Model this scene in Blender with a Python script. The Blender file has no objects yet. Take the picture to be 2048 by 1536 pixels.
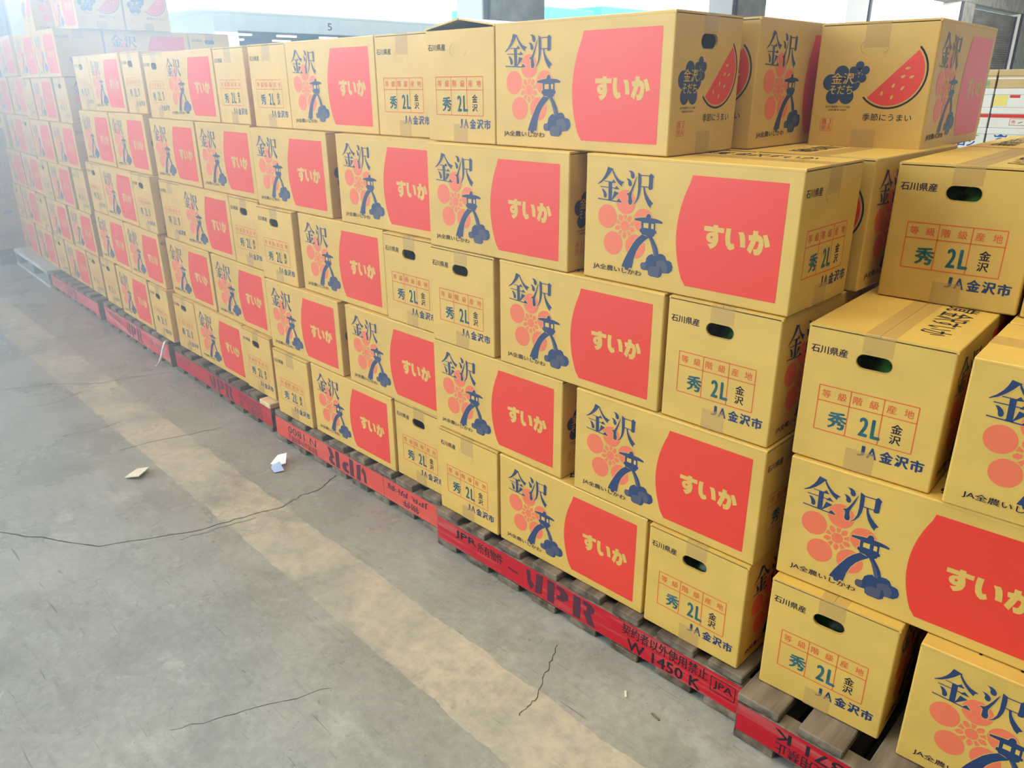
import bpy, math, random
from math import sin, cos, pi, radians
from mathutils import Vector, Matrix
from mathutils.geometry import tessellate_polygon

random.seed(7)
SC = bpy.context.scene
COL = SC.collection

# ------------------------------------------------------------------ camera
CAM_YAW, CAM_PITCH, CAM_ROLL = 0.781395, 0.374107, -0.005088
cam_d = bpy.data.cameras.new('camera')
cam = bpy.data.objects.new('camera', cam_d)
COL.objects.link(cam)
cam_d.sensor_width = 36.0
cam_d.lens = 1529.9 * 36.0 / 2048.0
cam_d.clip_start, cam_d.clip_end = 0.05, 300
_f = Vector((-sin(CAM_YAW) * cos(CAM_PITCH), cos(CAM_YAW) * cos(CAM_PITCH), -sin(CAM_PITCH)))
_r = Vector((cos(CAM_YAW), sin(CAM_YAW), 0))
_u = _r.cross(_f)
_r2 = _r * cos(CAM_ROLL) + _u * sin(CAM_ROLL)
_u2 = -_r * sin(CAM_ROLL) + _u * cos(CAM_ROLL)
_m = Matrix((_r2, _u2, -_f)).transposed().to_4x4()
_m.translation = Vector((1.6397, -1.34526, 1.36284))
cam.matrix_world = _m
SC.camera = cam

# ------------------------------------------------------------------ view transform
SC.view_settings.view_transform = 'Standard'
SC.view_settings.look = 'None'
SC.view_settings.gamma = 1.0
SC.view_settings.use_curve_mapping = False
SC.view_settings.exposure = 0.0
SC.cycles.transparent_max_bounces = 12
SC.cycles.max_bounces = 6

# ------------------------------------------------------------------ sky: hazy white daylight, brightest towards the open side
world = bpy.data.worlds.new('sky')
SC.world = world
world.use_nodes = True
nt = world.node_tree
nt.nodes.clear()
w_out = nt.nodes.new('ShaderNodeOutputWorld')
w_bg = nt.nodes.new('ShaderNodeBackground')
w_tc = nt.nodes.new('ShaderNodeTexCoord')
w_dot = nt.nodes.new('ShaderNodeVectorMath'); w_dot.operation = 'DOT_PRODUCT'
w_dot.inputs[1].default_value = Vector((-0.86, 0.46, 0.22)).normalized()
w_ramp = nt.nodes.new('ShaderNodeValToRGB')
w_ramp.color_ramp.elements[0].position = 0.30
w_ramp.color_ramp.elements[0].color = (0.18, 0.172, 0.142, 1)
w_ramp.color_ramp.elements[1].position = 0.80
w_ramp.color_ramp.elements[1].color = (2.2, 2.6, 2.95, 1)
w_mad = nt.nodes.new('ShaderNodeMath'); w_mad.operation = 'MULTIPLY_ADD'
w_mad.inputs[1].default_value = 0.5; w_mad.inputs[2].default_value = 0.5
nt.links.new(w_tc.outputs['Generated'], w_dot.inputs[0])
nt.links.new(w_dot.outputs['Value'], w_mad.inputs[0])
nt.links.new(w_mad.outputs[0], w_ramp.inputs[0])
nt.links.new(w_ramp.outputs[0], w_bg.inputs['Color'])
w_bg.inputs['Strength'].default_value = 1.0
nt.links.new(w_bg.outputs[0], w_out.inputs['Surface'])


def area_light(name, loc, target, sx, sy, power, color):
    d = bpy.data.lights.new(name, 'AREA')
    d.shape = 'RECTANGLE'; d.size = sx; d.size_y = sy
    d.energy = power; d.color = color
    o = bpy.data.objects.new(name, d)
    COL.objects.link(o)
    o.location = loc
    o.rotation_euler = (Vector(target) - Vector(loc)).to_track_quat('-Z', 'Y').to_euler()
    o['kind'] = 'helper'
    return o


area_light('rear_hall_fill_light', (-3.0, 24.0, 5.7), (-8.5, 34.0, 2.5), 6.0, 3.0, 2600, (1.0, .97, .90))  # added fill, no visible source; brightens the far pillars and shutter
sun_d = bpy.data.lights.new('sun', 'SUN'); sun_d.energy = 9.0; sun_d.angle = radians(2); sun_d.color = (1.0, .97, .92)
sun = bpy.data.objects.new('sun', sun_d); COL.objects.link(sun)
sun.rotation_euler = Vector((-.62, .30, -.72)).to_track_quat('-Z', 'Y').to_euler()
sun['kind'] = 'helper'
area_light('loading_door_daylight', (-4.0, -5.4, 2.7), (-3.0, 0.3, 1.0), 4.6, 3.4, 840, (0.80, 0.91, 1.0))
area_light('haze_backlight', (-7.0, 4.6, 4.4), (-3.0, -1.0, 0.8), 6.0, 2.2, 1550, (0.62, 0.82, 1.0))  # added backlight above the view, put in to make the haze volumes glow
area_light('ceiling_lamp_light', (1.3, -0.7, 5.6), (1.0, 0.0, 0.0), 4.5, 2.4, 225, (1.0, 0.87, 0.60))

# ------------------------------------------------------------------ materials
def mat(name, base=(0.5, 0.5, 0.5), rough=0.7, spec=0.3, metal=0.0):
    m = bpy.data.materials.new(name)
    m.use_nodes = True
    b = m.node_tree.nodes['Principled BSDF']
    b.inputs['Base Color'].default_value = (*base, 1)
    b.inputs['Roughness'].default_value = rough
    b.inputs['Specular IOR Level'].default_value = spec
    b.inputs['Metallic'].default_value = metal
    m.diffuse_color = (*base, 1)
    return m


def bsdf(m):
    return m.node_tree.nodes['Principled BSDF']


def noisy(m, c1, c2, scale=(8, 8, 8), detail=5, lo=0.35, hi=0.65, coord='Object', rough=None, bump=0.0, bump_scale=None, vary=0.0):
    """base colour from stretched noise between two colours, optional bump and per-object variation"""
    n = m.node_tree; L = n.links
    tc = n.nodes.new('ShaderNodeTexCoord')
    mp = n.nodes.new('ShaderNodeMapping'); mp.inputs['Scale'].default_value = scale
    L.new(tc.outputs[coord], mp.inputs['Vector'])
    vec = mp.outputs[0]
    oi = n.nodes.new('ShaderNodeObjectInfo')
    add = n.nodes.new('ShaderNodeVectorMath'); add.operation = 'ADD'
    mul = n.nodes.new('ShaderNodeMath'); mul.operation = 'MULTIPLY'; mul.inputs[1].default_value = 37.0
    L.new(oi.outputs['Random'], mul.inputs[0])
    L.new(vec, add.inputs[0]); L.new(mul.outputs[0], add.inputs[1])
    no = n.nodes.new('ShaderNodeTexNoise'); no.inputs['Scale'].default_value = 1.0
    no.inputs['Detail'].default_value = detail
    L.new(add.outputs[0], no.inputs['Vector'])
    r = n.nodes.new('ShaderNodeValToRGB')
    r.color_ramp.elements[0].position = lo; r.color_ramp.elements[0].color = (*c1, 1)
    r.color_ramp.elements[1].position = hi; r.color_ramp.elements[1].color = (*c2, 1)
    L.new(no.outputs['Fac'], r.inputs[0])
    out = r.outputs[0]
    if vary:
        hsv = n.nodes.new('ShaderNodeHueSaturation')
        mr = n.nodes.new('ShaderNodeMapRange')
        mr.inputs['To Min'].default_value = 1 - vary; mr.inputs['To Max'].default_value = 1 + vary
        L.new(oi.outputs['Random'], mr.inputs['Value'])
        L.new(mr.outputs[0], hsv.inputs['Value'])
        L.new(out, hsv.inputs['Color']); out = hsv.outputs[0]
    L.new(out, bsdf(m).inputs['Base Color'])
    if bump:
        bp = n.nodes.new('ShaderNodeBump'); bp.inputs['Strength'].default_value = bump
        bp.inputs['Distance'].default_value = 0.002
        if bump_scale:
            mp2 = n.nodes.new('ShaderNodeMapping'); mp2.inputs['Scale'].default_value = bump_scale
            L.new(tc.outputs[coord], mp2.inputs['Vector'])
            n2 = n.nodes.new('ShaderNodeTexNoise'); n2.inputs['Scale'].default_value = 1.0; n2.inputs['Detail'].default_value = 4
            L.new(mp2.outputs[0], n2.inputs['Vector'])
            L.new(n2.outputs['Fac'], bp.inputs['Height'])
        else:
            L.new(no.outputs['Fac'], bp.inputs['Height'])
        L.new(bp.outputs[0], bsdf(m).inputs['Normal'])
    return m


KRAFT_C = (0.570, 0.364, 0.074)
M = {}
M['kraft'] = noisy(mat('kraft_board', KRAFT_C, 0.52, 0.5), tuple(c * 0.95 for c in KRAFT_C), tuple(c * 1.05 for c in KRAFT_C),
                   (9, 9, 14), 6, bump=0.12, bump_scale=(160, 160, 4), vary=0.03)
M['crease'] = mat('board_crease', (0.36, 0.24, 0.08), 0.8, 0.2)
M['red'] = mat('red_ink', (0.66, 0.034, 0.017), 0.46, 0.5)
M['petal'] = mat('pale_red_ink', (0.68, 0.14, 0.062), 0.5, 0.5)
M['tablered'] = mat('orange_red_ink', (0.62, 0.10, 0.03), 0.65, 0.25)
M['navy'] = mat('navy_ink', (0.010, 0.034, 0.105), 0.5, 0.45)
M['rock'] = mat('grey_blue_ink', (0.060, 0.068, 0.110), 0.5, 0.45)
M['ink'] = mat('dark_ink', (0.018, 0.016, 0.030), 0.75, 0.15)
M['stamp'] = noisy(mat('stamped_green_ink', (0.03, 0.10, 0.11), 0.7, 0.2), (0.015, 0.085, 0.085), (0.035, 0.12, 0.15), (60, 60, 60))
M['tape'] = mat('packing_tape', (0.56, 0.38, 0.14), 0.14, 0.5)
bsdf(M['tape']).inputs['Alpha'].default_value = 0.38
M['pink_paint'] = noisy(mat('scuffed_red_paint', (0.6, 0.06, 0.06), 0.6, 0.3), (0.50, 0.035, 0.045), (0.50, 0.27, 0.26), (5, 5, 50), 7, 0.42, 0.78, bump=0.25)
M['red_paint'] = noisy(mat('red_paint', (0.6, 0.02, 0.03), 0.65, 0.2), (0.42, 0.008, 0.016), (0.42, 0.12, 0.11), (5, 5, 60), 7, 0.5, 0.85, bump=0.25, vary=0.10)
M['orange_paint'] = noisy(mat('faded_red_paint', (0.6, 0.06, 0.04), 0.6, 0.3), (0.56, 0.055, 0.035), (0.55, 0.16, 0.10), (6, 6, 60), 7, 0.5, 0.85, bump=0.25)
M['wood'] = noisy(mat('weathered_wood', (0.2, 0.17, 0.13), 0.85, 0.2), (0.045, 0.034, 0.025), (0.22, 0.175, 0.125), (30, 3.5, 30), 8, 0.3, 0.7, bump=0.5, vary=0.1)
M['pine'] = noisy(mat('fresh_pine_wood', (0.6, 0.42, 0.22), 0.7, 0.2), (0.52, 0.36, 0.18), (0.68, 0.50, 0.28), (40, 4, 40), 6, bump=0.3)
M['stencil'] = mat('stencil_black', (0.018, 0.012, 0.016), 0.7, 0.25)
M['stencil_purple'] = mat('stencil_worn_black', (0.075, 0.020, 0.035), 0.7, 0.25)


# ------------------------------------------------------------------ mesh builder
class MB:
    def __init__(s):
        s.v, s.f, s.mi, s.mats = [], [], [], []

    def mid(s, m):
        if m not in s.mats: s.mats.append(m)
        return s.mats.index(m)

    def face(s, pts, m):
        i = len(s.v); s.v += [tuple(p) for p in pts]
        s.f.append(tuple(range(i, i + len(pts)))); s.mi.append(s.mid(m))

    def tris(s, pts, idx, m):
        i = len(s.v); s.v += [tuple(p) for p in pts]; k = s.mid(m)
        for t in idx:
            s.f.append(tuple(i + j for j in t)); s.mi.append(k)

    def box(s, x0, x1, y0, y1, z0, z1, m, bevel=0.0):
        b = bevel
        if b <= 0:
            P = [(x, y, z) for z in (z0, z1) for y in (y0, y1) for x in (x0, x1)]
            for q in ((0, 2, 3, 1), (4, 5, 7, 6), (0, 1, 5, 4), (2, 6, 7, 3), (0, 4, 6, 2), (1, 3, 7, 5)):
                s.face([P[k] for k in q], m)
            return
        ring = lambda d, z: [(x0 + b, y0 + d, z), (x1 - b, y0 + d, z), (x1 - d, y0 + b, z), (x1 - d, y1 - b, z),
                             (x1 - b, y1 - d, z), (x0 + b, y1 - d, z), (x0 + d, y1 - b, z), (x0 + d, y0 + b, z)]
        R = [ring(b, z0), ring(0, z0 + b), ring(0, z1 - b), ring(b, z1)]
        R[0] = [(min(max(x, x0 + b), x1 - b), min(max(y, y0 + b), y1 - b), z) for x, y, z in R[0]]
        R[3] = [(min(max(x, x0 + b), x1 - b), min(max(y, y0 + b), y1 - b), z) for x, y, z in R[3]]
        s.rings(R, m, True)

    def rings(s, R, m, caps=True):
        i = len(s.v); k = s.mid(m); n = len(R[0])
        for r in R: s.v += [tuple(p) for p in r]
        for a in range(len(R) - 1):
            for b in range(n):
                c = (b + 1) % n
                s.f.append((i + a * n + b, i + a * n + c, i + (a + 1) * n + c, i + (a + 1) * n + b)); s.mi.append(k)
        if caps:
            s.f.append(tuple(i + b for b in reversed(range(n)))); s.mi.append(k)
            s.f.append(tuple(i + (len(R) - 1) * n + b for b in range(n))); s.mi.append(k)

    def poly(s, fr, loops, m, off):
        s.lay = (getattr(s, 'lay', 0) + 1) % 5
        off = off + 0.00002 * s.lay if off > 0 else off
        """flat, possibly concave shape with holes; loops of (u, v) on a face frame fr"""
        L = [[Vector((u, v, 0)) for u, v in lp] for lp in loops]
        idx = tessellate_polygon(L)
        s.tris([fr(p.x, p.y, off) for lp in L for p in lp], [t if fr.flip(t, L) else t[::-1] for t in idx], m)

    def mesh(s, name, smooth=False):
        me = bpy.data.meshes.new(name)
        me.from_pydata(s.v, [], s.f)
        for m in s.mats: me.materials.append(M[m] if isinstance(m, str) else m)
        me.polygons.foreach_set('material_index', s.mi)
        if smooth: me.polygons.foreach_set('use_smooth', [True] * len(s.f))
        me.update()
        return me

    def build(s, name, parent=None, smooth=False):
        o = bpy.data.objects.new(name, s.mesh(name, smooth))
        COL.objects.link(o)
        if parent: o.parent = parent
        return o


class Frame:
    def __init__(s, o, u, v):
        s.o, s.u, s.v = Vector(o), Vector(u), Vector(v); s.n = s.u.cross(s.v)

    def __call__(s, a, b, off=0.0):
        return s.o + s.u * a + s.v * b + s.n * off

    def flip(s, t, L):
        P = [p for lp in L for p in lp]
        a, b, c = (P[i] for i in t)
        return (b - a).cross(c - a).z > 0


def tag(o, label=None, cat=None, group=None, kind=None):
    if label: o['label'] = label
    if cat: o['category'] = cat
    if group: o['group'] = group
    if kind: o['kind'] = kind
    return o


def empty(name, loc, rz=0.0):
    o = bpy.data.objects.new(name, None); COL.objects.link(o)
    o.location = loc; o.rotation_euler = (0, 0, rz); o.empty_display_size = 0.1
    return o


# ------------------------------------------------------------------ lettering (built-in font)
_txt = {}


def text_shape(s, bold=0.0, res=2):
    key = (s, bold, res)
    if key not in _txt:
        c = bpy.data.curves.new('lettering', 'FONT')
        c.body = s; c.offset = bold; c.resolution_u = res; c.fill_mode = 'FRONT'
        o = bpy.data.objects.new('lettering', c); COL.objects.link(o)
        dg = bpy.context.evaluated_depsgraph_get(); dg.update()
        ev = o.evaluated_get(dg); me = ev.to_mesh()
        vs = [(v.co.x, v.co.y) for v in me.vertices]
        fs = [tuple(p.vertices) for p in me.polygons if p.normal.z > 0] or [tuple(p.vertices) for p in me.polygons]
        ev.to_mesh_clear(); bpy.data.objects.remove(o); bpy.data.curves.remove(c)
        xs = [v[0] for v in vs]; ys = [v[1] for v in vs]
        _txt[key] = (vs, fs, (min(xs), min(ys), max(xs), max(ys)))
    return _txt[key]


def put_text(mb, fr, s, box, m, off, bold=0.0, res=2, rot=0, skew=0.0):
    """lettering stretched to a box (u0, v0, u1, v1); heavier strokes come from copies shifted by bold x letter height"""
    vs, fs, (a, b, c, d) = text_shape(s, 0.0, res)
    u0, v0, u1, v1 = box
    e = bold * (v1 - v0)
    u0, v0, u1, v1 = u0 + e, v0 + e * .6, u1 - e, v1 - e * .6
    shifts = [(0, 0)] if bold <= 0 else [(-e, 0), (e, 0), (0, -e * .6), (0, e * .6)]
    for k, (du, dv) in enumerate(shifts):
        P = []
        for x, y in vs:
            p, q = (x - a) / (c - a), (y - b) / (d - b)
            if rot == 180: p, q = 1 - p, 1 - q
            P.append(fr(u0 + du + p * (u1 - u0), v0 + dv + q * (v1 - v0), off + .00002 * k))
        mb.tris(P, fs, m)


def circle(cx, cy, rx, ry=None, n=28):
    ry = rx if ry is None else ry
    return [(cx + rx * cos(2 * pi * k / n), cy + ry * sin(2 * pi * k / n)) for k in range(n)]


def grow(lp, d):
    """outline moved outward by d along its own normals"""
    A = sum(lp[i][0] * lp[(i + 1) % len(lp)][1] - lp[(i + 1) % len(lp)][0] * lp[i][1] for i in range(len(lp)))
    s = 1 if A > 0 else -1
    out = []
    for i in range(len(lp)):
        p, q, r = Vector(lp[i - 1]), Vector(lp[i]), Vector(lp[(i + 1) % len(lp)])
        a, b = (q - p).normalized(), (r - q).normalized()
        na, nb = Vector((a.y, -a.x)) * s, Vector((b.y, -b.x)) * s
        h = na + nb
        h = h.normalized() if h.length > 1e-6 else na
        out.append(tuple(q + h * d / max(0.5, h.dot(na))))
    return out


def frame_line(mb, fr, a, b, w, m, off):
    a, b = Vector(a), Vector(b); t = (b - a).normalized(); n = Vector((-t.y, t.x)) * w / 2
    mb.face([fr(*(a - n), off), fr(*(b - n), off), fr(*(b + n), off), fr(*(a + n), off)], m)


# ------------------------------------------------------------------ the melon carton
ART = {'kanji':[[(662,2432),(805,2397),(800,2369),(772,2364),(700,2267),(616,2176),(520,2098),(409,2047),(402,2057),(504,2140),(579,2233),(625,2321)],[(776,2365),(804,2370),(848,2300),(905,2235),(980,2176),(1107,2138),(1056,2103),(1042,2043),(974,2087),(908,2149),(837,2242),(794,2312)],[(578,2134),(797,2129),(799,2110),(581,2117)],[(782,2134),(828,2179),(862,2142),(895,2111),(786,2101)],[(692,2122),(788,2120),(799,1750),(704,1734)],[(478,2013),(891,2008),(894,1989),(483,1994)],[(846,1991),(909,2049),(990,1979),(857,1975)],[(515,1956),(570,1954),(625,1909),(657,1855),(659,1806),(635,1774),(605,1773),(583,1793),(568,1865),(546,1912)],[(853,1937),(977,1908),(805,1741),(797,1765),(825,1832)],[(419,1756),(931,1733),(935,1710),(428,1732)],[(916,1710),(947,1759),(980,1792),(1068,1713)],[(1189,2389),(1272,2388),(1326,2361),(1357,2309),(1356,2255),(1328,2232),(1291,2236),(1262,2273),(1259,2325),(1229,2367)],[(1145,2228),(1215,2223),(1270,2190),(1300,2137),(1291,2086),(1266,2068),(1228,2077),(1204,2111),(1205,2165),(1176,2208)],[(1414,2293),(1408,2243),(1371,2101),(1320,1962),(1301,1900),(1307,1837),(1329,1770),(1321,1712),(1288,1687),(1250,1694),(1223,1732),(1225,1793),(1224,1859),(1206,1889),(1161,1904),(1240,1936),(1278,1994),(1327,2094),(1373,2208)],[(1441,2367),(1521,2329),(1530,2216),(1532,2089),(1520,1966),(1485,1844),(1426,1750),(1331,1678),(1405,1768),(1444,1871),(1457,2017),(1451,2174),(1444,2300)],[(1513,2323),(1721,2327),(1724,2307),(1516,2301)],[(1712,2323),(1750,2364),(1772,2362),(1833,2312),(1817,2275),(1815,2180),(1816,2064),(1785,2041),(1733,2036),(1712,2054),(1717,2162)],[(1530,2099),(1714,2097),(1717,2077),(1534,2077)],[(1582,2082),(1622,2087),(1640,2004),(1688,1927),(1765,1840),(1852,1769),(1801,1727),(1788,1667),(1721,1725),(1649,1836),(1608,1948)]],'suika':[[(3060,1507),(3502,1504),(3501,1410),(3059,1410)],[(3262,1548),(3364,1547),(3368,1401),(3266,1399)],[(3256,1402),(3367,1413),(3388,1334),(3392,1240),(3366,1160),(3303,1101),(3233,1066),(3161,1149),(3247,1181),(3270,1199),(3216,1191),(3155,1214),(3120,1271),(3125,1332),(3170,1380)],[(3548,1517),(3651,1514),(3644,1413),(3646,1294),(3671,1229),(3696,1223),(3727,1243),(3760,1149),(3716,1116),(3661,1099),(3610,1128),(3560,1199),(3539,1316),(3539,1419)],[(3807,1467),(3912,1478),(3946,1419),(3967,1329),(3980,1188),(3873,1191),(3863,1284),(3844,1383)],[(4112,1536),(4216,1534),(4215,1456),(4172,1277),(4101,1092),(4015,1158),(4083,1342),(4112,1453)],[(4022,1440),(4219,1468),(4237,1346),(4083,1342),(4037,1341)],[(4214,1472),(4289,1443),(4330,1394),(4347,1321),(4343,1238),(4321,1152),(4282,1097),(4239,1081),(4171,1080),(4145,1186),(4217,1194),(4239,1243),(4249,1319),(4237,1346),(4195,1354)],[(4313,1466),(4394,1495),(4441,1398),(4481,1279),(4383,1243),(4358,1339)]],'suika_dot':[[(3266,1304),(3262,1290),(3249,1279),(3232,1278),(3218,1285),(3212,1298),(3215,1313),(3228,1323),(3245,1325),(3259,1318)]],'lantern':[[(1370,1465),(1554,1501),(1655,1511),(1665,1545),(1686,1581),(1721,1596),(1757,1585),(1776,1556),(1784,1513),(1919,1506),(2013,1486),(2074,1463),(2069,1424),(1982,1425),(1901,1422),(1905,1267),(1935,1260),(1936,1202),(1898,1193),(1895,1158),(1850,1124),(1744,1108),(1659,1143),(1575,1149),(1542,1190),(1511,1202),(1514,1261),(1550,1265),(1541,1417),(1378,1426)],[(1575,1146),(1744,1112),(1745,1093),(1631,1001),(1529,889),(1451,759),(1398,599),(1360,378),(1297,390),(1263,324),(1188,324),(1159,382),(1096,379),(1083,393),(1151,557),(1242,733),(1356,929),(1459,1052)],[(1744,1112),(1838,1131),(1927,1014),(1993,904),(2030,789),(1992,735),(1910,730),(1867,859),(1810,1001)],[(1872,775),(1791,735),(1729,672),(1705,568),(1603,549),(1576,489),(1598,416),(1655,393),(1775,404),(1793,315),(1854,288),(2057,286),(2125,331),(2144,400),(2306,417),(2382,487),(2393,568),(2352,662),(2299,684),(2235,686),(2189,769),(2128,801),(2036,795),(1992,735),(1910,730)]],'windows':[[(1606,1394),(1727,1400),(1731,1293),(1606,1293)],[(1800,1398),(1862,1399),(1865,1292),(1801,1295)]],'rocks':[[(1763,1100),(1805,1080),(1909,933),(1981,738),(1910,734),(1872,859),(1816,1002)],[(1706,555),(1609,543),(1590,491),(1610,423),(1703,404),(1721,509)],[(1977,613),(2044,662),(2172,673),(2273,552),(2247,429),(2155,411),(2101,519),(1989,524)],[(1795,468),(1865,503),(2042,521),(2079,496),(2056,301),(1853,303),(1797,336)]]}
ART = {k: [[(a * 1e-4, b * 1e-4) for a, b in lp] for lp in v] for k, v in ART.items()}
ART['kanji'] = [[(0.0337 + (u - 0.0402) * 1.02, v + 0.0045) for u, v in lp] for lp in ART['kanji']]
BL, BW, BH = 0.500, 0.2549, 0.2724
WT = 0.005
HOLE = (0.1249, 0.2195, 0.0312, 0.0138)      # centre u, v, half width, half height on the end panel


def stadium(cx, cy, hw, hh, n=8):
    P = []
    for k in range(n + 1):
        a = -pi / 2 + pi * k / n; P.append((cx + hw - hh + hh * cos(a), cy + hh * sin(a)))
    for k in range(n + 1):
        a = pi / 2 + pi * k / n; P.append((cx - hw + hh + hh * cos(a), cy + hh * sin(a)))
    return P


def print_long_side(mb, fr):
    u0, u1 = 0.0, 0.0
    panel = [(0.4712, 0.0228), (0.4712, 0.2450), (0.2705, 0.2450)]
    # bowed left edge of the panel
    for k in range(1, 16):
        t = k / 16; v = 0.2450 + (0.0228 - 0.2450) * t
        panel.append((0.2705 - 0.0285 * (1 - (2 * t - 1.06) ** 2 / 1.0) if True else 0, v))
    panel.append((0.2712, 0.0228))
    panel = [(min(u, 0.4712), v) for u, v in panel]
    mb.poly(fr, [panel], 'red', 0.0003)
    for lp in ART['suika']: mb.poly(fr, [lp], 'kraft', 0.0005)
    for lp in ART['suika_dot']: mb.poly(fr, [lp], 'red', 0.0006)
    C = (0.1116, 0.1276)
    for k in range(5):
        a = radians(90 + 72 * k)
        mb.poly(fr, [circle(C[0] + 0.0505 * cos(a), C[1] + 0.0505 * sin(a), 0.0255)], 'petal', 0.0003)
        # stamens: a short wedge towards the petal, a pointed bud between two petals
        t, n = Vector((cos(a), sin(a))), Vector((-sin(a), cos(a)))
        c = Vector(C)
        mb.poly(fr, [[tuple(c + t * r + n * w) for r, w in ((0.0135, -0.0022), (0.0235, -0.0046), (0.0225, 0), (0.0235, 0.0046), (0.0135, 0.0022))]], 'petal', 0.0003)
        a2 = a + radians(36); t, n = Vector((cos(a2), sin(a2))), Vector((-sin(a2), cos(a2)))
        mb.poly(fr, [[tuple(c + t * r + n * w) for r, w in ((0.0132, -0.0028), (0.0200, -0.0056), (0.0255, -0.0030), (0.0275, 0.0), (0.0255, 0.0030), (0.0200, 0.0056), (0.0132, 0.0028))]], 'petal', 0.0003)
    mb.poly(fr, [circle(C[0], C[1], 0.0112)], 'petal', 0.0003)
    for lp in ART['kanji'] + ART['lantern']: mb.poly(fr, [grow(lp, 0.0013)], 'kraft', 0.00042)
    for lp in ART['kanji']: mb.poly(fr, [lp], 'navy', 0.00055)
    for lp in ART['lantern']: mb.poly(fr, [lp], 'navy', 0.00055)
    for lp in ART['windows']: mb.poly(fr, [lp], 'kraft', 0.00065)
    for lp in ART['rocks']: mb.poly(fr, [lp], 'rock', 0.00065)
    put_text(mb, fr, 'JA全農いしかわ', (0.0275, 0.0208, 0.1630, 0.0379), 'kraft', 0.00060, bold=0.085)
    put_text(mb, fr, 'JA全農いしかわ', (0.0290, 0.0220, 0.1615, 0.0367), 'ink', 0.00075, bold=0.022)


def print_grade_end(mb, fr):
    put_text(mb, fr, '石川県産', (0.0095, 0.2190, 0.0775, 0.2350), 'ink', 0.0003, bold=0.022)
    x0, x1, y0, y1, ym = 0.0358, 0.2130, 0.0668, 0.1577, 0.1271
    for a, b in (((x0, y0), (x1, y0)), ((x0, y1), (x1, y1)), ((x0, ym), (x1, ym)), ((x0, y0), (x0, y1)), ((x1, y0), (x1, y1)),
                 ((0.0948, y0), (0.0948, y1)), ((0.1543, y0), (0.1543, y1))):
        frame_line(mb, fr, a, b, 0.0018, 'tablered', 0.0003)
    for ch, u in zip('等級階級産地', (0.0504, 0.0801, 0.1083, 0.1380, 0.1681, 0.1980)):
        put_text(mb, fr, ch, (u - 0.0082, 0.1340, u + 0.0082, 0.1502), 'tablered', 0.0003, bold=0.010)
    put_text(mb, fr, '秀', (0.0590, 0.0755, 0.0955, 0.1105), 'stamp', 0.0004, bold=0.040)
    put_text(mb, fr, '2', (0.1175, 0.0758, 0.1345, 0.1140), 'stamp', 0.0004, bold=0.035, res=4)
    put_text(mb, fr, 'L', (0.1395, 0.0758, 0.1570, 0.1140), 'stamp', 0.0004, bold=0.035)
    put_text(mb, fr, '金', (0.1728, 0.0975, 0.1930, 0.1165), 'ink', 0.0003, bold=0.025)
    put_text(mb, fr, '沢', (0.1728, 0.0765, 0.1930, 0.0945), 'ink', 0.0003, bold=0.025)
    for ch, a, b in (('J', 0.1225, 0.1360), ('A', 0.1400, 0.1580)):
        put_text(mb, fr, ch, (a, 0.0360, b, 0.0580), 'navy', 0.0003, bold=0.03, res=3)
    for ch, u in zip('金沢市', (0.1745, 0.2010, 0.2270)):
        put_text(mb, fr, ch, (u - 0.0122, 0.0352, u + 0.0122, 0.0590), 'navy', 0.0003, bold=0.048)


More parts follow.
